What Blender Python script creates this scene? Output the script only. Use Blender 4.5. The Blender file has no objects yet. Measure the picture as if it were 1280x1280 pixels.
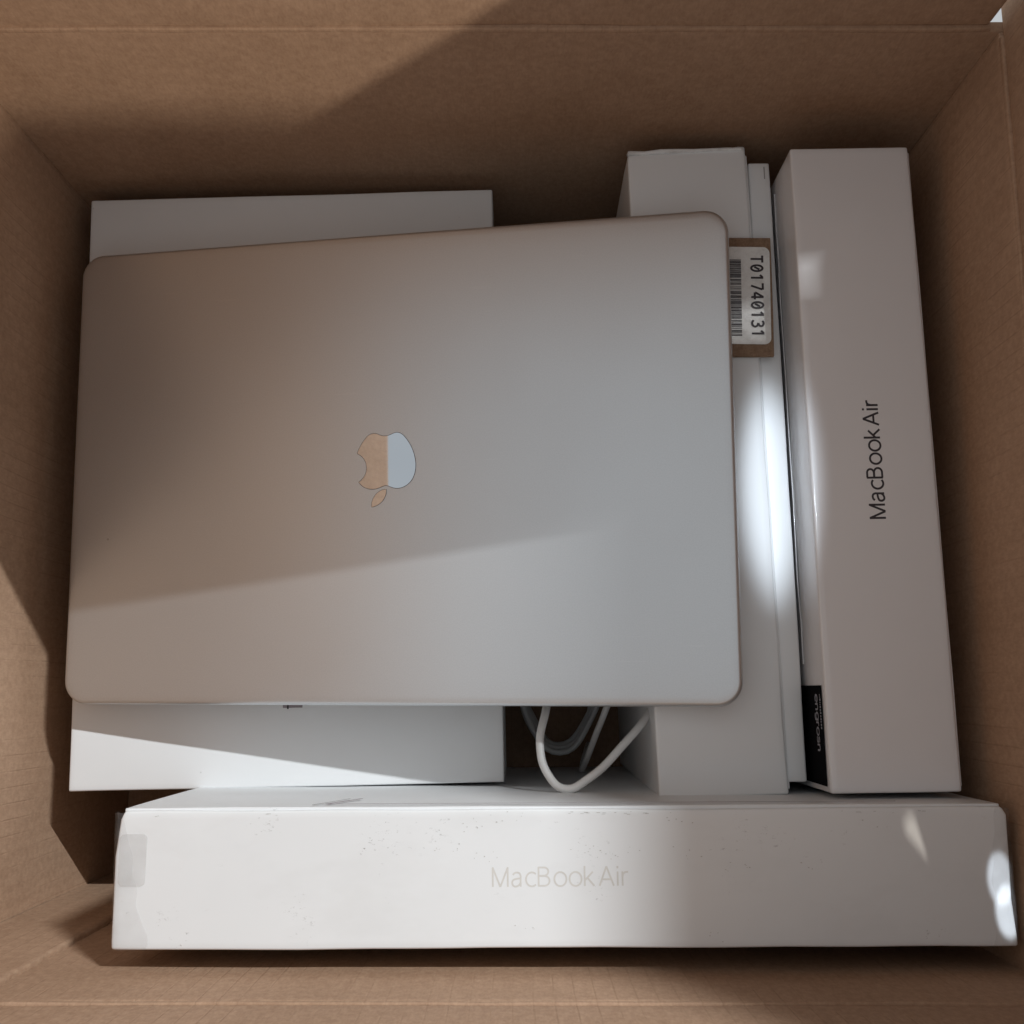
import bpy, bmesh, math, random
from mathutils import Vector, Matrix, Quaternion, noise
from mathutils.bvhtree import BVHTree
random.seed(4)
S = bpy.context.scene
COL = S.collection
R = math.radians
H = 0.745                       # camera height above the carton's floor (metres)

# ------------------------------------------------------------------ camera
cd = bpy.data.cameras.new('camera'); cam = bpy.data.objects.new('camera', cd); COL.objects.link(cam)
cd.sensor_width = 36.0; cd.lens = 36.0 * 1320 / 1280
cd.clip_start = 0.01; cd.clip_end = 50
cam.location = (0, 0, H); cam.rotation_euler = (R(9.673), 0, 0)
S.camera = cam
S.render.resolution_x = S.render.resolution_y = 1024

# ------------------------------------------------------------------ world: plain soft room light
W = bpy.data.worlds.new('World'); S.world = W; W.use_nodes = True
bg = W.node_tree.nodes['Background']
bg.inputs[0].default_value = (0.93, 0.97, 1.0, 1); bg.inputs[1].default_value = 0.55

# ------------------------------------------------------------------ lamps
def aim(o, target):
    d = Vector(target) - o.location
    o.rotation_euler = d.to_track_quat('-Z', 'Y').to_euler()
def oriented(o, loc, target, scale=(1, 1)):
    """point a lamp at target with its own x axis along the carton's x"""
    z = (Vector(loc) - Vector(target)).normalized(); x = Vector((0, 1, 0)).cross(z).normalized(); y = z.cross(x)
    m = Matrix((x * scale[0], y * scale[1], z)).transposed().to_4x4(); m.translation = Vector(loc); o.matrix_world = m
def area(name, target, d, dist, size, power, col, shift=0.0, tube=0):
    l = bpy.data.lights.new(name, 'AREA'); l.shape = 'ELLIPSE'; l.size, l.size_y = size; l.energy = power; l.color = col
    o = bpy.data.objects.new(name, l); COL.objects.link(o)
    p = Vector(target) - Vector(d).normalized() * dist + Vector((shift, 0, 0))
    z = p - Vector(target); z[tube] = 0; z.normalize()          # the tube hangs level, along x (0) or y (1)
    x = Vector((1, 0, 0)) if tube == 0 else Vector((0, 1, 0)).cross(z)
    m = Matrix((x, z.cross(x), z)).transposed().to_4x4(); m.translation = p; o.matrix_world = m; return o
# ceiling lamp behind and to the right: comes over the back and right flaps
KEY = area('key_lamp', (0.035, 0.066, H - 0.519), (-0.57, -0.70, -1.0), 2.6, (0.40, 0.022), 82, (0.93, 0.975, 1.0), 0.115, 0)
# second lamp in front and to the right: only reaches the top of the back panel
SEC = area('second_lamp', (-0.12, 0.2975, H - 0.527), (-1.047, 1.34, -1.0), 2.6, (0.040, 0.20), 36, (1.0, 0.92, 0.80), 0.0, 1)
def spot(name, loc, target, ang, blend, power, col, scale=(1, 1, 1), radius=0.006):
    """narrow added spot whose oval beam is long along the carton's y"""
    l = bpy.data.lights.new(name, 'SPOT'); l.spot_size = R(ang); l.spot_blend = blend; l.energy = power
    l.color = col; l.shadow_soft_size = radius
    o = bpy.data.objects.new(name, l); COL.objects.link(o)
    oriented(o, loc, target, scale); return o
# added spots, no real source, for narrow glints on the thin white box beside the laptop and on the right end of the front box
GL = spot('added_glint_spot', (0.112, 0.32, H + 1.0), (0.1325, 0.100, H - 0.535), 5.0, 0.9, 92, (0.80, 0.90, 1.0), (0.29, 1, 1))
GL2 = spot('added_glint_spot', (0.10, 0.05, H + 1.0), (0.2118, -0.0800, H - 0.48), 0.50, 0.6, 60, (0.82, 0.91, 1.0), (0.5, 1, 1), 0.001)
GL3 = spot('added_glint_spot', (0.12, 0.06, H + 1.0), (0.2142, -0.0935, H - 0.48), 0.36, 0.6, 85, (0.82, 0.91, 1.0), (0.5, 1, 1), 0.001)

S.view_settings.view_transform = 'Standard'; S.view_settings.look = 'None'
S.view_settings.exposure = 0.0; S.view_settings.gamma = 1.0; S.view_settings.use_curve_mapping = False
S.render.engine = 'CYCLES'
S.cycles.max_bounces = 7; S.cycles.diffuse_bounces = 5; S.cycles.glossy_bounces = 3

# ------------------------------------------------------------------ materials
class NT:
    def __init__(s, name):
        s.m = bpy.data.materials.new(name); s.m.use_nodes = True
        s.t = s.m.node_tree; s.b = s.t.nodes['Principled BSDF']; s.out = s.t.nodes['Material Output']
        s.co = s.t.nodes.new('ShaderNodeTexCoord').outputs['Object']
    def n(s, typ, **kw):
        q = s.t.nodes.new('ShaderNode' + typ)
        for k, v in kw.items():
            if k[0] == '_': setattr(q, k[1:], v)
            else: q.inputs[k.replace('_', ' ')].default_value = v
        return q
    def l(s, a, b): s.t.links.new(a, b)
    def noise(s, scale, detail=4, rough=.55, vec=None, stretch=None):
        v = vec or s.co
        if stretch:
            mp = s.n('Mapping'); mp.inputs['Scale'].default_value = stretch; s.l(v, mp.inputs['Vector']); v = mp.outputs[0]
        q = s.n('TexNoise', Scale=scale, Detail=detail, Roughness=rough); s.l(v, q.inputs['Vector']); return q.outputs['Fac']
    def ramp(s, fac, stops):
        q = s.n('ValToRGB'); s.l(fac, q.inputs[0]); e = q.color_ramp.elements
        while len(e) < len(stops): e.new(.5)
        for el, (p, c) in zip(e, stops):
            el.position = p; el.color = c if len(c) == 4 else (*c, 1)
        return q.outputs[0]
    def mix(s, fac, a, b, mode='MIX'):
        q = s.n('Mix', _data_type='RGBA', _blend_type=mode)
        for i, v in ((0, fac), (6, a), (7, b)):
            if isinstance(v, (int, float)): q.inputs[i].default_value = v
            elif isinstance(v, tuple): q.inputs[i].default_value = v if len(v) == 4 else (*v, 1)
            else: s.l(v, q.inputs[i])
        return q.outputs[2]
    def math(s, op, a, b=0.5):
        q = s.n('Math', _operation=op)
        for i, v in enumerate((a, b)):
            if isinstance(v, (int, float)): q.inputs[i].default_value = v
            else: s.l(v, q.inputs[i])
        return q.outputs[0]
    def bump(s, h, strength, dist):
        q = s.n('Bump', Strength=strength, Distance=dist); s.l(h, q.inputs['Height']); s.l(q.outputs[0], s.b.inputs['Normal'])
        return q
    def set(s, **kw):
        for k, v in kw.items(): s.b.inputs[k.replace('_', ' ')].default_value = v

def kraft(name, axis, tint=1.0, flute=1.0):
    """brown corrugated board; the flutes run up the panel, spaced along `axis`"""
    k = NT(name)
    mott = k.noise(11, 7, .68); fib = k.noise(900, 3, .6, stretch=(1, 1, .35)); fine = k.noise(260, 4, .6)
    c = k.ramp(mott, [(.3, (.315*tint, .198*tint, .130*tint)), (.7, (.43*tint, .284*tint, .198*tint))])
    c = k.mix(.22, c, k.ramp(fib, [(.35, (.26, .15, .08)), (.65, (.55, .38, .25))]))
    c = k.mix(.18, c, k.ramp(fine, [(.4, (.25, .15, .09)), (.62, (.50, .34, .22))]))
    # flute lines: pressed-in dark dashes with an uneven spacing
    sep = k.n('SeparateXYZ'); k.l(k.co, sep.inputs[0])
    a = sep.outputs[axis]
    wob = k.math('MULTIPLY', k.noise(7, 2, .5), .004)
    a2 = k.math('MULTIPLY', k.math('ADD', a, wob), 2 * math.pi / .0082)
    w = k.math('SINE', a2)
    line = k.math('POWER', k.math('MAXIMUM', w, 0.0), 26)
    patch = k.ramp(k.noise(22, 3, .6), [(.42, (0, 0, 0)), (.62, (1, 1, 1))])
    line = k.math('MULTIPLY', line, patch)
    c = k.mix(k.math('MULTIPLY', line, .24 * flute), c, (.20, .115, .06))
    k.l(c, k.b.inputs['Base Color'])
    hh = k.math('SUBTRACT', k.math('ADD', k.math('MULTIPLY', w, .30 * flute), k.math('MULTIPLY', fine, .5)), k.math('MULTIPLY', line, .8 * flute))
    k.bump(hh, .28, .0006)
    k.set(Roughness=.78); k.b.inputs['Specular IOR Level'].default_value = .25
    return k.m
M_kx, M_ky = kraft('kraft board flutes along x', 0), kraft('kraft board flutes along y', 1, 1.22)  # side panels tinted lighter in place of missing lamp light
M_kb = kraft('smooth kraft board', 0, 1.0, .25)
M_card = kraft('kraft card', 0, .45)

def paper(name, base=(.775, .792, .802), rough=.42, coat=0.0, coat_rough=.08, scuff=0.0, spec=.4, region=None):
    k = NT(name)
    big = k.noise(9, 4, .6); gr = k.noise(1400, 2, .5); lump = k.noise(28, 3, .5)
    c = k.ramp(big, [(.3, tuple(v * .955 for v in base)), (.7, base)])
    # fine specks of dirt
    vo = k.n('TexVoronoi', Scale=85.0, Randomness=1.0); k.l(k.co, vo.inputs['Vector'])
    sp = k.ramp(vo.outputs['Distance'], [(.045, (1, 1, 1)), (.075, (0, 0, 0))])
    sel = k.ramp(k.noise(60, 2, .5), [(.66, (0, 0, 0)), (.69, (1, 1, 1))])
    c = k.mix(k.math('MULTIPLY', k.math('MULTIPLY', sp, sel), .5), c, (.12, .11, .10))
    if scuff:
        s1 = k.ramp(k.noise(420, 5, .7, stretch=(1, 1.6, 1)), [(.60, (0, 0, 0)), (.70, (1, 1, 1))])
        s2 = k.ramp(k.noise(34, 3, .55), [(.56, (0, 0, 0)), (.70, (1, 1, 1))])
        m_ = k.math('MULTIPLY', s1, s2)
        if region:
            sep = k.n('SeparateXYZ'); k.l(k.co, sep.inputs[0])
            mr = k.n('MapRange'); k.l(sep.outputs[region[0]], mr.inputs[0])
            for i, v in enumerate(region[1:]): mr.inputs[1 + i].default_value = v
            m_ = k.math('MULTIPLY', m_, mr.outputs[0])
        c = k.mix(k.math('MULTIPLY', m_, scuff), c, (.22, .21, .20))
        sm = k.ramp(k.noise(16, 4, .65, stretch=(1, 2, 1)), [(.50, (0, 0, 0)), (.75, (1, 1, 1))])
        c = k.mix(k.math('MULTIPLY', sm, .16 * scuff), c, (.50, .49, .47))
    ge = k.n('NewGeometry')
    edge = k.ramp(ge.outputs['Pointiness'], [(.53, (0, 0, 0)), (.60, (1, 1, 1))])
    rub = k.ramp(k.noise(95, 4, .7), [(.45, (0, 0, 0)), (.65, (1, 1, 1))])
    c = k.mix(k.math('MULTIPLY', k.math('MULTIPLY', edge, rub), .45), c, (.42, .40, .38))
    k.l(c, k.b.inputs['Base Color'])
    hh = k.math('ADD', k.math('MULTIPLY', lump, 1.0), k.math('MULTIPLY', gr, .03))
    k.bump(hh, .10, .0012)
    k.set(Roughness=rough); k.b.inputs['Specular IOR Level'].default_value = spec
    k.b.inputs['Coat Weight'].default_value = coat; k.b.inputs['Coat Roughness'].default_value = coat_rough
    return k.m
M_white = paper('white box card')
M_worn = paper('scuffed white box card', scuff=.9)
M_gloss = paper('film-wrapped white box card', base=(.785, .78, .79), rough=.40, coat=.55, coat_rough=.06)
M_core = paper('grey box core', base=(.55, .54, .53))
M_label = paper('label paper', base=(.82, .82, .80), rough=.5)

def plain(name, col, rough=.5, metal=0.0, spec=.5):
    k = NT(name)
    c = k.ramp(k.noise(240, 3, .5), [(.3, tuple(v * .93 for v in col)), (.7, col)])
    k.l(c, k.b.inputs['Base Color']); k.set(Roughness=rough, Metallic=metal); k.b.inputs['Specular IOR Level'].default_value = spec
    return k.m
M_ink = plain('dark ink', (.035, .028, .034), .55)
M_pale = plain('pale silver ink', (.655, .64, .61), .45)
M_grey = plain('grey print', (.33, .32, .32), .5)
M_black = plain('black sticker', (.004, .004, .005), .85, spec=.04)
M_lblprint = plain('sticker lettering', (.33, .33, .37), .6)
M_cable = plain('white cable jacket', (.74, .74, .73), .42)
M_gap = plain('black gap strip', (.02, .02, .02), .7)
M_scuff = plain('rubbed-in dirt', (.52, .51, .49), .6)
M_groove = plain('dark inlay seam', (.16, .15, .14), .5)
M_mauve = plain('mauve print', (.30, .26, .28), .5)

def aluminium():
    k = NT('silver anodised aluminium')
    g = k.noise(1500, 3, .7); b = k.noise(6, 3, .5)
    c = k.ramp(b, [(.3, (.645, .668, .690)), (.7, (.668, .692, .714))])
    c = k.mix(.16, c, k.ramp(g, [(.3, (.50, .50, .50)), (.7, (.82, .82, .82))]))
    vo = k.n('TexVoronoi', Scale=46.0, Randomness=1.0); k.l(k.co, vo.inputs['Vector'])
    sp = k.ramp(vo.outputs['Distance'], [(.018, (1, 1, 1)), (.034, (0, 0, 0))])
    sel = k.ramp(k.noise(31, 2, .5), [(.57, (0, 0, 0)), (.60, (1, 1, 1))])
    c = k.mix(k.math('MULTIPLY', k.math('MULTIPLY', sp, sel), .55), c, (.30, .29, .28))
    scr = k.ramp(k.noise(14, 2, .5, stretch=(2.0, 60, 1)), [(.735, (0, 0, 0)), (.75, (1, 1, 1))])
    c = k.mix(k.math('MULTIPLY', scr, .10), c, (.9, .9, .9))
    k.l(c, k.b.inputs['Base Color'])
    k.l(k.ramp(k.noise(18, 5, .6), [(.3, (.375, .375, .375)), (.7, (.405, .405, .405))]), k.b.inputs['Roughness'])
    k.set(Metallic=.87); k.bump(g, .10, .0001)
    return k.m
M_alu = aluminium()
def mirror():
    k = NT('polished emblem steel')
    k.l(k.ramp(k.noise(40, 3, .5), [(.3, (.65, .69, .735)), (.7, (.67, .71, .755))]), k.b.inputs['Base Color'])
    k.set(Metallic=1.0, Roughness=.03); k.bump(k.noise(12, 1, .5), .02, .001)
    return k.m
M_mirror = mirror()
def film():
    k = NT('clear plastic film')
    k.set(Roughness=.18); k.b.inputs['Base Color'].default_value = (.62, .61, .60, 1)
    k.b.inputs['IOR'].default_value = 1.5
    k.bump(k.noise(120, 4, .6, stretch=(1, .35, 1)), .6, .0015)
    tr = k.n('BsdfTransparent'); mx = k.n('MixShader')
    k.l(k.ramp(k.noise(60, 3, .5), [(.3, (.06, .06, .06)), (.7, (.18, .18, .18))]), mx.inputs[0])
    k.l(tr.outputs[0], mx.inputs[1]); k.l(k.b.outputs[0], mx.inputs[2]); k.l(mx.outputs[0], k.out.inputs[0])
    return k.m
M_film = film()

# ------------------------------------------------------------------ mesh helpers
def link(name, me, mat, parent=None, smooth=False):
    o = bpy.data.objects.new(name, me); COL.objects.link(o)
    if mat: me.materials.append(mat)
    if parent: o.parent = parent
    if smooth:
        for p in me.polygons: p.use_smooth = True
    return o
def tag(o, label, cat, group=None, kind=None):
    if label: o['label'] = label
    if cat: o['category'] = cat
    if group: o['group'] = group
    if kind: o['kind'] = kind
    return o
def empty(name, M):
    o = bpy.data.objects.new(name, None); o.empty_display_size = .02; COL.objects.link(o); o.matrix_world = M; return o
def to_mesh(bm, name):
    bmesh.ops.recalc_face_normals(bm, faces=bm.faces)
    me = bpy.data.meshes.new(name); bm.to_mesh(me); bm.free(); return me
def block(name, lo, hi, mat, parent=None, bevel=.001, seg=3, step=.012, amp=0.0, freq=18, fn=None, seed=0.0, margin=.0035, wob=(1, 1, 1)):
    """bevelled cuboid with support loops near its edges and an uneven, hand-made outline"""
    bm = bmesh.new(); bmesh.ops.create_cube(bm, size=1)
    lo, hi = Vector(lo), Vector(hi)
    for v in bm.verts: v.co = Vector([lo[i] + (v.co[i] + .5) * (hi[i] - lo[i]) for i in range(3)])
    for ax in range(3):
        ln = hi[ax] - lo[ax]; cuts = []
        if ln > 4 * margin: cuts += [lo[ax] + margin, hi[ax] - margin]
        if step:
            n = int(ln / step); cuts += [lo[ax] + ln * i / n for i in range(1, n)] if n > 1 else []
        nrm = Vector([1 if i == ax else 0 for i in range(3)])
        for c in cuts:
            co = Vector(lo); co[ax] = c
            bmesh.ops.bisect_plane(bm, geom=bm.verts[:] + bm.edges[:] + bm.faces[:], dist=1e-6, plane_co=co, plane_no=nrm)
    if bevel:
        bm.normal_update()
        ed = [e for e in bm.edges if len(e.link_faces) == 2 and e.calc_face_angle() > 1.2]
        bmesh.ops.bevel(bm, geom=ed, offset=bevel, segments=seg, profile=.5, affect='EDGES')
    for v in bm.verts:
        if amp:
            nv = noise.noise_vector((v.co + Vector((seed, seed * .7, 0))) * freq)
            v.co += amp * Vector([nv[i] * wob[i] for i in range(3)])
        if fn: v.co = fn(v.co)
    return link(name, to_mesh(bm, name), mat, parent, True)
def poly(name, pts, mat, parent, thick=0.00015, M=None):
    """thin printed / stuck-on shape from a planar outline (local xy) with a little thickness"""
    bm = bmesh.new(); vs = [bm.verts.new((x, y, 0)) for x, y in pts]; f = bm.faces.new(vs)
    bm.normal_update()
    if f.normal.z < 0: f.normal_flip()
    r = bmesh.ops.extrude_face_region(bm, geom=[f])
    for g in r['geom']:
        if isinstance(g, bmesh.types.BMVert): g.co.z += thick
    o = link(name, to_mesh(bm, name), mat, parent)
    if M is not None: o.matrix_local = M
    return o
def rects(name, rs, mat, parent, M, thick=.00012):
    bm = bmesh.new()
    for x0, y0, x1, y1 in rs:
        b = [bm.verts.new((x, y, z)) for z in (0, thick) for x, y in ((x0, y0), (x1, y0), (x1, y1), (x0, y1))]
        for q in ((4, 5, 6, 7), (0, 1, 5, 4), (1, 2, 6, 5), (2, 3, 7, 6), (3, 0, 4, 7)): bm.faces.new([b[i] for i in q])
    o = link(name, to_mesh(bm, name), mat, parent); o.matrix_local = M; return o
def rrect(x0, y0, x1, y1, r, n=6):
    out = []
    for cx, cy, a0 in ((x1 - r, y1 - r, 0), (x0 + r, y1 - r, 90), (x0 + r, y0 + r, 180), (x1 - r, y0 + r, 270)):
        for i in range(n + 1):
            a = R(a0 + 90 * i / n); out.append((cx + r * math.cos(a), cy + r * math.sin(a)))
    return out
def arc(cx, cy, rx, ry, a0, a1, n=18):
    return [(cx + rx * math.cos(R(a0 + (a1 - a0) * i / n)), cy + ry * math.sin(R(a0 + (a1 - a0) * i / n))) for i in range(n + 1)]
def spl(p, n=6):
    q = [p[0]] + list(p) + [p[-1]]; out = []
    for a, b, c, d in zip(q, q[1:], q[2:], q[3:]):
        for i in range(n):
            t = i / n
            out.append(tuple(.5 * (2*b[k] + (c[k]-a[k])*t + (2*a[k]-5*b[k]+4*c[k]-d[k])*t*t + (3*b[k]-a[k]-3*c[k]+d[k])*t**3) for k in (0, 1)))
    return out + [p[-1]]
GLYPH = {   # advance, strokes (cap height 1)
 'M': (1.02, [[(.06, 0), (.06, 1)], [(.06, .97), (.45, .0)], [(.45, .0), (.84, .97)], [(.84, 0), (.84, 1)]]),
 'a': (.70, [spl([(.09, .60), (.18, .69), (.30, .72), (.43, .68), (.49, .55), (.49, .40)]) + [(.49, 0)], spl([(.49, .42), (.28, .40), (.10, .33), (.05, .19), (.11, .05), (.23, .01), (.38, .06), (.49, .19)])]),
 'c': (.66, [arc(.38, .365, .31, .355, 48, 312)]),
 'B': (.82, [[(.07, 0), (.07, 1)], [(.07, .965), (.36, .965)] + arc(.36, .755, .22, .21, 90, -90, 14) + [(.07, .545)], [(.07, .53), (.38, .53)] + arc(.38, .283, .26, .247, 90, -90, 14) + [(.07, .036)]]),
 'o': (.79, [arc(.385, .365, .315, .355, 0, 360, 30)[:-1] + ['c']]),
 'k': (.64, [[(.07, 0), (.07, 1.02)], [(.50, .72), (.09, .30)], [(.22, .41), (.57, 0)]]),
 ' ': (.17, []),
 'A': (.86, [[(.03, 0), (.40, .99)], [(.40, .99), (.77, 0)], [(.17, .33), (.63, .33)]]),
 'i': (.29, [[(.12, 0), (.12, .72)], [(.12, .88), (.12, 1.0)]]),
 'r': (.44, [[(.08, 0), (.08, .72)], spl([(.08, .42), (.12, .58), (.22, .68), (.38, .70)])]),
 'e': (.74, [[(.07, .37), (.66, .37)], arc(.37, .365, .31, .355, 2, 318)]),
 'n': (.74, [[(.08, 0), (.08, .72)], spl([(.08, .46), (.14, .63), (.30, .71), (.47, .66), (.54, .48)]) + [(.54, 0)]]),
 'g': (.80, [arc(.36, .365, .30, .355, 0, 360, 26)[:-1] + ['c'], [(.66, .72), (.66, 0)] + arc(.37, -.02, .29, .25, 0, -150, 12)]),
 's': (.62, [spl([(.50, .61), (.40, .70), (.27, .72), (.12, .66), (.09, .53), (.20, .43), (.40, .34), (.50, .21), (.45, .07), (.29, .01), (.13, .04), (.04, .14)])]),
 'T': (.84, [[(.10, .95), (.74, .95)], [(.42, .90), (.42, 0)]]),
 '0': (.84, [arc(.42, .5, .27, .46, 0, 360, 26)[:-1] + ['c'], [(.30, .30), (.54, .70)]]),
 '1': (.84, [[(.46, 0), (.46, 1)], [(.20, .74), (.42, .95)]]),
 '7': (.84, [[(.12, .95), (.70, .95)], [(.68, .92), (.34, 0)]]),
 '4': (.84, [[(.54, 0), (.54, 1)], [(.52, .98), (.11, .32)], [(.11, .29), (.75, .29)]]),
 '3': (.84, [spl([(.16, .86), (.28, .94), (.44, .95), (.60, .87), (.63, .73), (.55, .60), (.36, .54)]), spl([(.36, .52), (.57, .46), (.67, .29), (.61, .12), (.43, .04), (.26, .06), (.12, .16)])]),
}
def text_mesh(body, width=None, height=1.0, pen=.055):
    """lettering drawn as pen strokes; origin at the baseline's start, each stroke a hair above the last"""
    bm = bmesh.new(); x0 = 0; k = 0
    for ch in body:
        adv, strokes = GLYPH[ch]
        for st in strokes:
            closed = st[-1] == 'c'; p = [Vector((a, b)) for a, b in (st[:-1] if closed else st)]
            L = []; n = len(p); k += 1
            for i in range(n):
                a = p[(i - 1) % n] if (closed or i) else p[i]; b = p[(i + 1) % n] if (closed or i < n - 1) else p[i]
                d1 = (p[i] - a).normalized() if (p[i] - a).length > 1e-6 else (b - p[i]).normalized()
                d2 = (b - p[i]).normalized() if (b - p[i]).length > 1e-6 else d1
                t = (d1 + d2).normalized(); nn = Vector((-t.y, t.x)); m = pen / max(.6, nn.dot(Vector((-d1.y, d1.x))))
                L.append([bm.verts.new((x0 + q.x, q.y, k)) for q in (p[i] + nn * m, p[i] - nn * m)])
            for a, b in list(zip(L, L[1:])) + ([(L[-1], L[0])] if closed else []):
                bm.faces.new((a[0], a[1], b[1], b[0]))
        x0 += adv
    xs = [v.co.x for v in bm.verts]; sx = width / (max(xs) - min(xs)); xm = min(xs)
    for v in bm.verts: v.co = Vector(((v.co.x - xm) * sx, v.co.y * height, v.co.z * .000003))
    for f in bm.faces:
        f.normal_update()
        if f.normal.z < 0: f.normal_flip()
    me = bpy.data.meshes.new('lettering'); bm.to_mesh(me); bm.free(); return me
def drape(o, lid, eps=.00003):
    """lay a print on the uneven card under it"""
    bm = bmesh.new(); bm.from_mesh(lid.data); tree = BVHTree.FromBMesh(bm); bm.free()
    M = o.matrix_local.copy()
    if o.parent is not lid.parent: M = o.parent.matrix_local @ M
    I = M.inverted()
    for v in o.data.vertices:
        own = v.co.z; p = M @ Vector((v.co.x, v.co.y, 0)); up = (M.to_3x3() @ Vector((0, 0, 1))).normalized()
        hit = tree.ray_cast(p + up * .01, -up, .03)[0]
        if hit is not None: v.co = I @ hit; v.co.z += eps + own
def frame(o, x, y, z=None):
    """matrix with origin o, x and y axes as given"""
    x = Vector(x).normalized(); y = Vector(y); z = x.cross(y).normalized(); y = z.cross(x)
    m = Matrix((x, y, z)).transposed().to_4x4(); m.translation = Vector(o); return m
def tube(name, pts, r, mat, parent=None, sub=10, ring=12):
    cu = bpy.data.curves.new(name, 'CURVE'); cu.dimensions = '3D'; cu.bevel_depth = r; cu.bevel_resolution = 4; cu.resolution_u = sub
    cu.use_fill_caps = True
    sp = cu.splines.new('BEZIER'); sp.bezier_points.add(len(pts) - 1)
    for b, p in zip(sp.bezier_points, pts):
        b.co = p; b.handle_left_type = b.handle_right_type = 'AUTO'
    t = bpy.data.objects.new(name, cu); COL.objects.link(t)
    dg = bpy.context.evaluated_depsgraph_get(); dg.update()
    me = bpy.data.meshes.new_from_object(t.evaluated_get(dg)); bpy.data.objects.remove(t)
    me.materials.clear(); me.name = name
    return link(name, me, mat, parent, True)

# ------------------------------------------------------------------ the carton
XL, XR, YB, YF = -.262, .222, .2975, -.119
RIM = H - .438; FL = .238; T = .005
carton = empty('shipping_carton', Matrix.Translation((0, 0, 0)))
tag(carton, 'open brown corrugated cardboard carton holding everything, its flaps raised', 'carton')
def bow(ax, s, lo, hi, z0, z1, d):
    """slight bow and ripple of a board panel"""
    def f(co):
        c = co.copy(); u = (co[1 - ax] - lo) / (hi - lo); w = (co.z - z0) / (z1 - z0)
        c[ax] += s * d * math.sin(math.pi * min(max(u, 0), 1)) * math.sin(math.pi * min(max(w, 0), 1)); return c
    return f
wz = dict(bevel=.0008, seg=2, step=.03, amp=.0010, freq=9, margin=.004)
block('wall', (XL - T, YB, 0), (XR + T, YB + T, RIM), M_kb, carton, fn=bow(1, 1, XL, XR, 0, RIM, .003), seed=1, **wz)
block('wall', (XL - T, YF - T, 0), (XR + T, YF, RIM), M_kx, carton, fn=bow(1, -1, XL, XR, 0, RIM, .002), seed=2, **wz)
block('wall', (XL - T, YF, 0), (XL, YB, RIM), M_ky, carton, fn=bow(0, -1, YF, YB, 0, RIM, .001), seed=3, **wz)
block('wall', (XR, YF, 0), (XR + T, YB, RIM), M_ky, carton, fn=bow(0, 1, YF, YB, 0, RIM, .003), seed=4, **wz)
block('bottom_panel', (XL - T, YF - T, -.006), (XR + T, YB + T, -.001), M_kx, carton, bevel=.0008, seg=2, step=0)
# raised flaps, each hinged on a crushed score line just above its wall
def flap(lo, hi, mat, ax, sgn, lean, seed, ends=None, step=.02):
    def f(co):
        c = co.copy(); h = c.z - RIM
        c[ax] += sgn * math.tan(R(lean)) * h
        k = max(0.0, 1 - abs(h - .003) / .005)            # crushed score
        c[ax] += sgn * .0012 * k
        if ends:                                          # light-shaping ends: how far each end reaches at this height
            a, b = ends(h)
            if co.y < YF + .03: c.y -= a * (YF + .03 - co.y) / .03
            if co.y > YB - .03: c.y += b * (co.y - YB + .03) / .03
        return c
    return block('flap', lo, hi, mat, carton, bevel=.0008, seg=2, step=step, amp=.0009, freq=8, fn=f, seed=seed, margin=.004)
Z0, Z1 = RIM + .0015, RIM + FL
flap((XL - .001, YB, Z0), (XR - .0055, YB + T, Z1), M_kb, 1, 1, 0.3, 11)
flap((XL - .001, YF - T, Z0), (XR - .004, YF, Z1), M_kx, 1, -1, 0.5, 12)
flap((XL - T, YF + .001, Z0), (XL, YB - .001, Z1), M_ky, 0, 1, 7.0, 13)
# right flap reaches past its neighbours to block lamp light; added notches pass slivers
def lamp_slots(h):
    a = -.004 if .010 < h < .024 else .012
    b = -.011 if .076 < h < .094 else .013
    return a, b
flap((XR, YF, Z0), (XR + T, YB, Z1), M_ky, 0, 1, 0.3, 14, lamp_slots, .006)
# pressed hinge beads of the score lines
for lo, hi, m in (((XL + .004, YB - .0006, RIM - .001), (XR - .004, YB + .003, RIM + .002), M_kx),
                  ((XL + .004, YF - .003, RIM - .001), (XR - .004, YF + .0001, RIM + .002), M_kx),
                  ((XL - .003, YF + .004, RIM - .001), (XL + .0006, YB - .004, RIM + .002), M_ky),
                  ((XR - .0001, YF + .004, RIM - .001), (XR + .003, YB - .004, RIM + .002), M_ky)):
    block('score_line', lo, hi, m, carton, bevel=.0006, seg=2, step=.02, amp=.0005, freq=30)
# glue tab of the board lapped inside the front wall, with a torn edge
bm = bmesh.new(); n = 46; z0, z1 = .02, RIM - .002
rows = []
for i in range(n + 1):
    z = z0 + (z1 - z0) * i / n
    e = -.2105 + .0016 * noise.noise(Vector((0, 0, z * 90))) + .0009 * noise.noise(Vector((3, 0, z * 300)))
    rows.append([bm.verts.new((x, y, z)) for x, y in ((XL + .0005, YF + .0026), (e - .003, YF + .0024), (e - .0006, YF + .0019), (e, YF + .0006), (e, YF - .002))])
for a, b in zip(rows, rows[1:]):
    for j in range(4): bm.faces.new((a[j], a[j + 1], b[j + 1], b[j]))
link('glue_tab', to_mesh(bm, 'glue_tab'), M_kx, carton, True)

# ------------------------------------------------------------------ white boxes
def pose(rot, loc):
    v = Vector([R(a) for a in rot]); q = Quaternion(v.normalized(), v.length) if v.length > 1e-9 else Quaternion()
    m = q.to_matrix().to_4x4(); m.translation = Vector(loc) + Vector((0, 0, H)); return m
def put(o, parent, M_local): o.parent = parent; o.matrix_local = M_local

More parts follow.
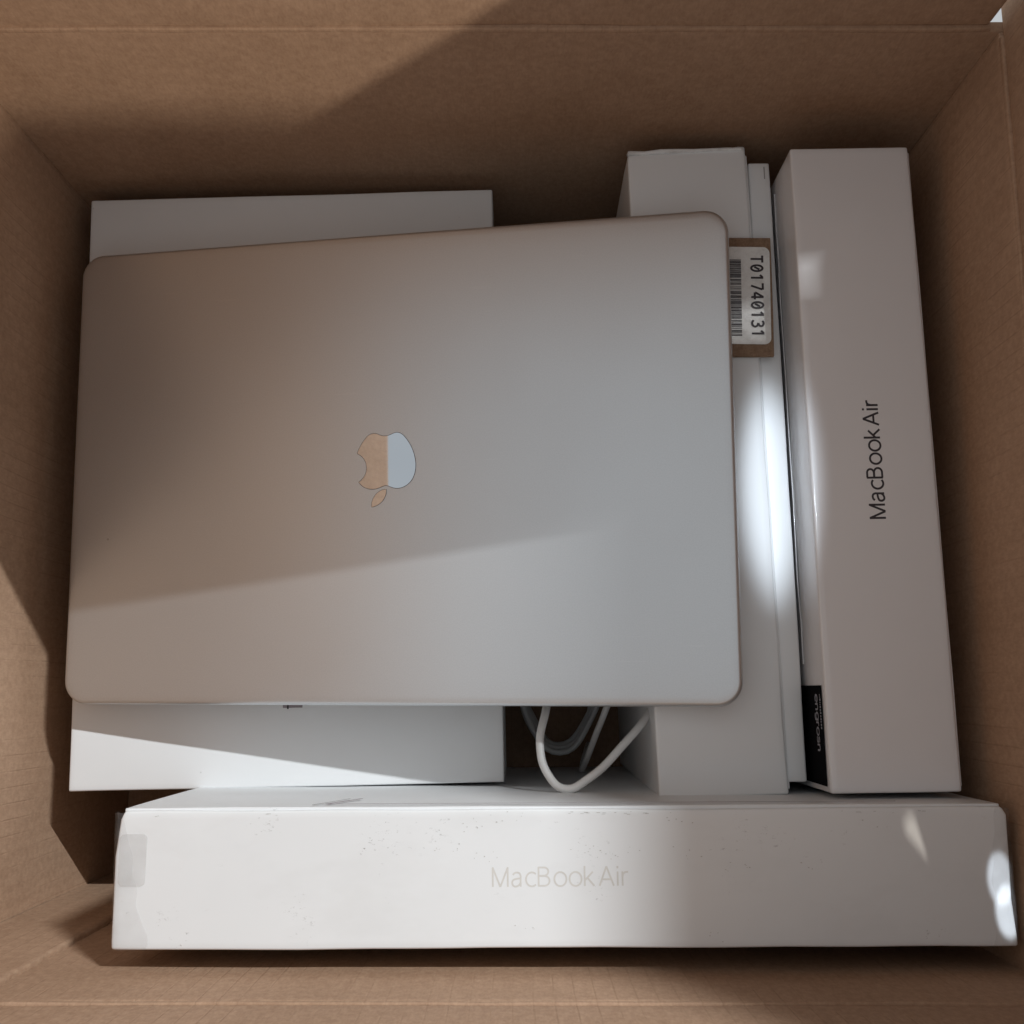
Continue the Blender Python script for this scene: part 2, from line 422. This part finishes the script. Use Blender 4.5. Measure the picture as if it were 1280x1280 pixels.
def upright(label, group, Mtop, w, l, h, mat, tray_side, name='white_box', long_axis=1, amp=.0005, seed=0, fn=None, seam=.0042):
    """box on edge: outer lid plus the thin tray that slides into it; local origin at base centre, top at +h"""
    M = Mtop @ Matrix.Translation((0, 0, -h))
    e = tag(empty(name, M), label, 'box', group)
    sx, sy = (w / 2, l / 2)
    ax = 1 - long_axis
    lo, hi = [-sx, -sy, 0], [sx, sy, h]; lo2, hi2 = list(lo), list(hi)
    block('lid', lo, hi, mat, e, bevel=.0011, seg=3, step=.016, amp=amp, freq=22, seed=seed, fn=fn, wob=(1, 1, .3))
    if tray_side > 0: lo2[ax] = hi[ax] - .004; hi2[ax] += .0012
    else: hi2[ax] = lo[ax] + .004; lo2[ax] -= .0012
    for i in (1 - ax, 2): lo2[i] += .0022; hi2[i] -= .0022
    block('tray', lo2, hi2, mat, e, bevel=.0004, seg=2, step=.016, amp=amp * .5, freq=22, seed=seed + 5, margin=.0012)
    return e, M

# right: film-wrapped laptop box with dark lettering
Mt = pose((.13, -.13, .93), (.1746, .1142, -.5006))
h_r = .2435
right_box, MR = upright('glossy film-wrapped white box with dark lettering along the right carton wall', None, Mt, .060, .320, h_r, M_gloss, 1, seed=1)
inv = MR.inverted()
def loc(p, Minv): return Minv @ (Vector(p) + Vector((0, 0, H)))
a = loc((.1797, .0820, -.5005), inv); b = loc((.1788, .1409, -.5005), inv); a.z = b.z = h_r + .00025
d = (b - a)
t = link('lettering', text_mesh('MacBook Air', (b - a).length, .0078, .062), M_ink, right_box)
t.matrix_local = frame(a, d, Vector((0, 0, 1)).cross(d))
# black sticker on its left face
s0 = loc((.1465, .0031, -.505), inv); s1 = loc((.1465, -.0434, -.56), inv)
xf = -.030 - .0004
st = poly('black_sticker', [(-.0, -.058), (.0465, -.058), (.0465, 0), (0, 0)], M_black, right_box,
          M=frame((xf, s0.y, h_r - .0050), (0, -1, 0), (0, 0, 1)))
tx = link('lettering', text_mesh('engrosn', .0268, .0054, .075), M_lblprint, st); tx.matrix_local = Matrix.Translation((.0040, -.0100, .0004))
rr = []; x = .0042
while x < .020:
    w_ = random.uniform(.0004, .0011); rr.append((x, -.0022, x + w_, -.0010 + random.uniform(-.0003, .0003))); x += w_ + random.uniform(.0003, .0006)
rects('small_print', rr, M_lblprint, st, Matrix.Translation((0, 0, .0004)))['kind'] = 'stuff'
# film seam strip on the left face
block('film_seam', (xf - .0002, -.10, h_r - .035), (xf + .0003, .152, h_r - .0335), M_gloss, right_box, bevel=.0001, seg=1, step=.02, amp=.0006, freq=40, margin=.0004)

# middle: plain box under the laptop's right side
Mt = pose((.4, -.8, 1.6), (.0982, .1181, -.5275))
def mid_fn(co):
    c = co.copy()
    if c.y > .160 and c.z > .20: c.y += .0022 * noise.noise(Vector((c.x * 60, 2, 0))) + .0012 * (c.x / .03)
    return c
mid_box, MM = upright('plain white box whose top carries the right side of the laptop', None, Mt, .063, .336, .2165, M_white, 1, amp=.0007, seed=2, fn=mid_fn)
# folded lips of its end flaps
block('end_lip', (-.0312, .1672, .2130), (.0302, .1690, .2172), M_white, mid_box, bevel=.0006, seg=2, step=.008, amp=.0012, freq=60, seed=9, margin=.0006)
block('end_lip', (-.0312, -.1690, .2090), (.0302, -.1668, .2140), M_white, mid_box, bevel=.0006, seg=2, step=.008, amp=.0010, freq=60, seed=7, margin=.0006)

# thin box squeezed between the two
Mt = pose((0, -.3, .95), (.1358, .1191, -.5302))
thin_box, MTn = upright('slim white box squeezed between the two thicker upright boxes', None, Mt, .0115, .325, .2146, M_white, -1, amp=.0003, seed=3)
rects('ink_mark', [(.0024, .1530, .0029, .1600)], M_grey, thin_box, Matrix.Translation((0, 0, .2148)))

# front: long scuffed box across the carton's near end
def front_fn(co):
    c = co.copy(); z = c.z - .2655
    for sx in (-1, 1):
        dx = c.x * sx - .195
        if dx > -.016 and z > -.05:
            k = max(0.0, 1 + dx / .016)
            c.x += sx * .0016 * k * noise.noise(Vector((c.y * 70, sx * 4, c.z * 50)))
            c.z += .0012 * k * noise.noise(Vector((c.y * 60, c.x * 60, sx)))
            if c.y > .024: c.x -= sx * .0030 * k * (c.y - .024) / .005
    return c
Mt = pose((-.2, -.5, .35), (.0217, -.0798, -.4793)); h_f = .2655
front_box, MF = upright('long scuffed white box with faded lettering across the near end', None, Mt, .390, .058, h_f, M_worn, 1, long_axis=0, amp=.0006, seed=4, fn=front_fn)
inv = MF.inverted()
a = loc((-.0087, -.0835, -.48), inv); b = loc((.0506, -.0828, -.48), inv); a.z = b.z = h_f + .0003
d = b - a
t = link('lettering', text_mesh('MacBook Air', d.length, .0082, .046), M_pale, front_box); t.matrix_local = frame(a, d, Vector((0, 0, 1)).cross(d))
# clear seal tape at its left end, folded over the edge
tp = [(-.1960, .2672), (-.1955, h_f + .0009), (-.185, h_f + .0008), (-.1835, h_f + .0007)]
o = poly('seal_tape', rrect(-.1935, -.0025, -.1815, .0195, .0022), M_film, front_box, thick=.0002, M=Matrix.Translation((0, 0, h_f + .0004)))
# loose shrink film bunched over both short ends
def film_end(sx, w0, w1):
    bm = bmesh.new(); n, m_ = 30, 9; g = []
    for i in range(n + 1):
        y = -.0285 + .057 * i / n; u = i / n
        wid = w0 + (w1 - w0) * u; wid *= 1 + .35 * noise.noise(Vector((sx, u * 5, 0)))
        row = []
        for j in range(m_ + 1):
            s = j / m_
            x = sx * (.1955 - wid * (1 - s))
            z = h_f + .0005 + .0010 * s * abs(noise.noise(Vector((u * 7, s * 2, sx * 3)))) + .0006 * math.sin(s * 3)
            if s > .85: z -= (s - .85) * .05; x += sx * .0016
            row.append(bm.verts.new((x, y, z)))
        g.append(row)
    for i in range(n):
        for j in range(m_): bm.faces.new((g[i][j], g[i + 1][j], g[i + 1][j + 1], g[i][j + 1]))
    o = link('shrink_film', to_mesh(bm, 'film'), M_film, front_box, True)
film_end(1, .011, .006); film_end(-1, .016, .003)
# outline of the device pictured on the face turned to the pile
yb = .029 + .0018
P = frame((0, yb, h_f), (-1, 0, 0), (0, 0, 1))
lines = [(-.150, -.0100, .105, -.0094)]
rects('printed_picture', lines, M_mauve, front_box, P)
def slant(x0, y0, x1, y1, w): return [(x0, y0), (x0 + w, y0), (x1 + w, y1), (x1, y1)]
poly('printed_picture', slant(.104, -.0100, .092, -.034, .0016), M_mauve, front_box, M=P)
poly('printed_picture', slant(.110, -.0060, .098, -.034, .0008), M_grey, front_box, M=P)
# scuff strokes of their own on the long top
rnd = random.Random(8)
marks = [(-.02, .021, 8), (-.03, .013, 7), (-.012, .0085, 6), (.03, .012, 8), (.045, .009, 8), (.075, .010, 5), (.098, .006, 6), (.127, .005, 5), (.156, .022, 3), (.0, -.019, 4), (.085, -.024, 4), (.0, .025, 6), (.07, .025, 6)]
rr = []
for mx_, my_, k_ in marks:
    for i in range(k_):
        x = mx_ + rnd.gauss(0, .004) - .02; y = my_ + rnd.gauss(0, .0016); w_ = rnd.uniform(.0002, .0007)
        rr.append((x, y, x + w_, y + rnd.uniform(.00015, .0004)))
for i in range(90):                                     # rubbed rear edge
    x = rnd.uniform(-.19, .19); w_ = rnd.uniform(.0003, .0022); y = .0266 + rnd.uniform(0, .0012)
    if noise.noise(Vector((x * 25, 0, 3))) > .02: rr.append((x, y, x + w_, y + rnd.uniform(.0001, .00025)))
rects('scuff_marks', rr, M_scuff, front_box, Matrix.Translation((0, 0, h_f + .0003)))['kind'] = 'stuff'

# left: box lying flat, another below it
Mt = pose((1.34, -.75, 1.27), (-.1265, .1190, -.5862))
def flat_box(label, M, seed):
    e = tag(empty('white_box', M), label, 'box')
    block('lid', (-.1185, -.170, .0052), (.1185, .170, .0735), M_white, e, bevel=.0010, seg=3, step=.02, amp=.0004, freq=16, seed=seed)
    block('tray', (-.1182, -.1697, 0), (.1182, .1697, .0047), M_white, e, bevel=.0009, seg=2, step=.02, amp=.0004, freq=16, seed=seed, margin=.001)
    return e
MFl = Mt @ Matrix.Translation((0, 0, -.0735))
fl = flat_box('white box lying flat under the left half of the laptop', MFl, 6)
inv = MFl.inverted()
c0 = loc((-.1262, -.0045, -.587), inv)
o = poly('printed_mark', [(0, 0), (.0107, 0), (.0112, .012), (-.0005, .012)], M_mauve, fl, M=Matrix.Translation((c0.x + .0005, c0.y - .0042, .0740)))
rects('printed_mark', [(.0023, -.0006, .0032, .012)], M_ink, fl, Matrix.Translation((c0.x + .0005, c0.y - .0042, .0742)))
lower = flat_box('lower white box, beneath the flat box with the small printed mark', Matrix.Translation((-.128, .118, .0006)) @ Matrix.Rotation(R(.8), 4, 'Z'), 8)

# ------------------------------------------------------------------ the laptop
ML = pose((2.78, -10.11, .10), (-.0656, .1170, -.5353))
lap = tag(empty('laptop', ML @ Matrix.Translation((0, 0, -.0166))), 'closed silver laptop with a mirror-finish emblem, resting on the boxes', 'laptop')
LW, LH = .3557, .2481
def shell(name, profile, mat, parent, r=.0125, n=10, cap=True):
    """rounded slab from (inset, z) rings, bottom to top, both ends capped"""
    bm = bmesh.new(); rings = []
    for ins, z in profile:
        rings.append([bm.verts.new((x, y, z)) for x, y in rrect(-LW/2 + ins, -LH/2 + ins, LW/2 - ins, LH/2 - ins, max(r - ins, .002), n)])
    m = len(rings[0])
    for a, b in zip(rings, rings[1:]):
        for i in range(m): bm.faces.new((a[i], a[(i + 1) % m], b[(i + 1) % m], b[i]))
    bm.faces.new(rings[0][::-1]); bm.faces.new(rings[-1])
    return link(name, to_mesh(bm, name), mat, parent, True)
shell('base', [(.008, 0), (.0030, .0004), (.0010, .0016), (.0002, .0035), (0, .006), (0, .0102), (.0004, .0106)], M_alu, lap)
shell('seam', [(.0016, .0104), (.0016, .0114)], M_gap, lap)  # black strip stands in for the dark gap between lid and base
shell('lid', [(.0006, .0112), (.0001, .0116), (0, .0124), (.0001, .0146), (.0005, .0156), (.0012, .0162), (.0022, .01643), (.0050, .01654), (.012, .0166)], M_alu, lap, r=.0125)
# emblem: fruit with a bite and a leaf, upside down as the laptop lies
def path(start, segs, n=8):
    pts = [start]; x, y = start
    for s in segs:
        (a, b), (c, d_), (e, f) = ((x + s[0], y + s[1]), (x + s[2], y + s[3]), (x + s[4], y + s[5]))
        for i in range(1, n + 1):
            t_ = i / n; u = 1 - t_
            pts.append((u**3*x + 3*u*u*t_*a + 3*u*t_*t_*c + t_**3*e, u**3*y + 3*u*u*t_*b + 3*u*t_*t_*d_ + t_**3*f))
        x, y = e, f
    return pts[:-1]
body = path((12.152, 6.896), [(-.948,0,-2.415,-1.078,-3.96,-1.04), (-2.04,.027,-3.91,1.183,-4.961,3.014), (-2.117,3.675,-.546,9.103,1.519,12.09),
    (1.013,1.454,2.208,3.09,3.792,3.039), (1.52,-.065,2.09,-.987,3.935,-.987), (1.831,0,2.35,.987,3.96,.948), (1.637,-.026,2.676,-1.48,3.676,-2.948),
    (1.156,-1.688,1.636,-3.325,1.662,-3.415), (-.039,-.013,-3.182,-1.221,-3.22,-4.857), (-.026,-3.04,2.48,-4.494,2.597,-4.559), (-1.429,-2.09,-3.623,-2.324,-4.39,-2.376), (-2,-.156,-3.675,1.09,-4.61,1.09)])
leaf = path((15.53, 3.83), [(.843,-1.012,1.4,-2.427,1.245,-3.83), (-1.207,.052,-2.662,.805,-3.532,1.818), (-.78,.896,-1.454,2.338,-1.273,3.714), (1.338,.104,2.715,-.688,3.559,-1.701)])
sc = .0385 / 24
em = lambda pts: [((12 - x) * sc, (y - 12) * sc) for x, y in pts]
def grow(pts, d):
    out = []; n = len(pts); ar = sum(pts[i][0]*pts[(i+1) % n][1] - pts[(i+1) % n][0]*pts[i][1] for i in range(n)); sg = 1 if ar > 0 else -1
    for i in range(n):
        t_ = (Vector(pts[(i + 1) % n]) - Vector(pts[i - 1])).normalized(); out.append((pts[i][0] + sg * t_.y * d, pts[i][1] - sg * t_.x * d))
    return out
eb = poly('emblem', em(body), M_mirror, lap, thick=.00010, M=Matrix.Translation((.0005, -.0035, .01670)))
lf = poly('leaf', em(leaf), M_mirror, eb, thick=.00010)
poly('inlay_seam', grow(em(body), .00028), M_groove, eb, thick=.00006, M=Matrix.Translation((0, 0, -.00006)))
poly('inlay_seam', grow(em(leaf), .00024), M_groove, eb, thick=.00006, M=Matrix.Translation((0, 0, -.00006)))

# ------------------------------------------------------------------ card with the serial sticker
Mc = frame((.1180, .2035, H - .5262), (1, -.01, .02), (.02, 1, 0))
card = tag(empty('kraft_card', Mc), 'brown cardboard piece with barcode sticker poking out from under the laptop', 'card')
block('board', (-.045, -.0325, 0), (.0178, .0325, .0022), M_card, card, bevel=.0004, seg=2, step=.02, amp=.0003, freq=40, margin=.001)
lb = poly('barcode_sticker', rrect(-.034, -.0262, .0166, .0270, .0034), M_label, card, M=Matrix.Rotation(R(-.6), 4, 'Z') @ Matrix.Translation((0, 0, .00265)))
rr = []; y = -.0218; rb = random.Random(5)
while y < .0198:
    w_ = rb.choice((.00028, .00028, .0005, .00075)); rr.append((-.012, y, .0016, min(y + w_, .0199))); y += w_ + rb.choice((.0002, .0003, .0003, .0006))
rects('barcode', rr, M_ink, lb, Matrix.Translation((0, 0, .0002)))['kind'] = 'stuff'
# characters spaced like a label printer's, zeros slashed
tm = text_mesh('T01740131', .0432, .0064, .085)
t = link('serial_number', tm, M_ink, lb); t.matrix_local = frame((.0066, .0222, .0004), (0, -1, 0), (1, 0, 0))

# ------------------------------------------------------------------ cables in the gap between the boxes
def wp(u, v, z):
    """a measured point: image position and height under the lens, turned into metres"""
    p = R(9.673); x, y, k = (u - 640) / 1320, (640 - v) / 1320, -1.0
    d_ = Vector((x, y * math.cos(p) - k * math.sin(p), y * math.sin(p) + k * math.cos(p)))
    d_ *= z / d_.z; d_.z += H; return d_
pts = [wp(700, 800, -.640), wp(690, 850, -.585), wp(682, 890, -.560), wp(675, 930, -.553), wp(685, 968, -.548), wp(706, 986, -.545), wp(736, 973, -.545), (wp(780, 930, -.550)), wp(812, 890, -.5575), wp(822, 860, -.575), wp(800, 800, -.640)]
tag(tube('charging_cable', pts, .0021, M_cable), 'white cable bent in one open loop below the laptop edge', 'cable')
rc = random.Random(3); pts = []
for i in range(43):
    t_ = i / 8 * 2 * math.pi; k_ = i / 42
    z = .006 + .060 * k_
    cx, cy = .031 + rc.uniform(-.002, .002), .020 - .004 * k_
    rx, ry = .026 + rc.uniform(-.003, .002), .052 + rc.uniform(-.006, .004)
    pts.append(Vector((cx + rx * math.cos(t_), cy + ry * math.sin(t_), z + rc.uniform(-.003, .003))))
tag(tube('charging_cable', pts, .0018, M_cable, sub=6), 'coiled white cable deep in the dark gap between the boxes', 'cable')
pts = [wp(770, 850, -.59), wp(758, 885, -.60), wp(745, 918, -.615), wp(732, 952, -.640), wp(728, 955, -.70), wp(735, 930, -.735)]
tag(tube('charging_cable', pts, .0018, M_cable), 'straight white cable strand slanting down behind the open loop', 'cable')

# ------------------------------------------------------------------ settle every print onto its box
for e in (right_box, front_box):
    lid = [c for c in e.children if c.name.split('.')[0] == 'lid'][0]
    for c in e.children:
        if c.name.split('.')[0] in ('lettering', 'scuff_marks'): drape(c, lid)
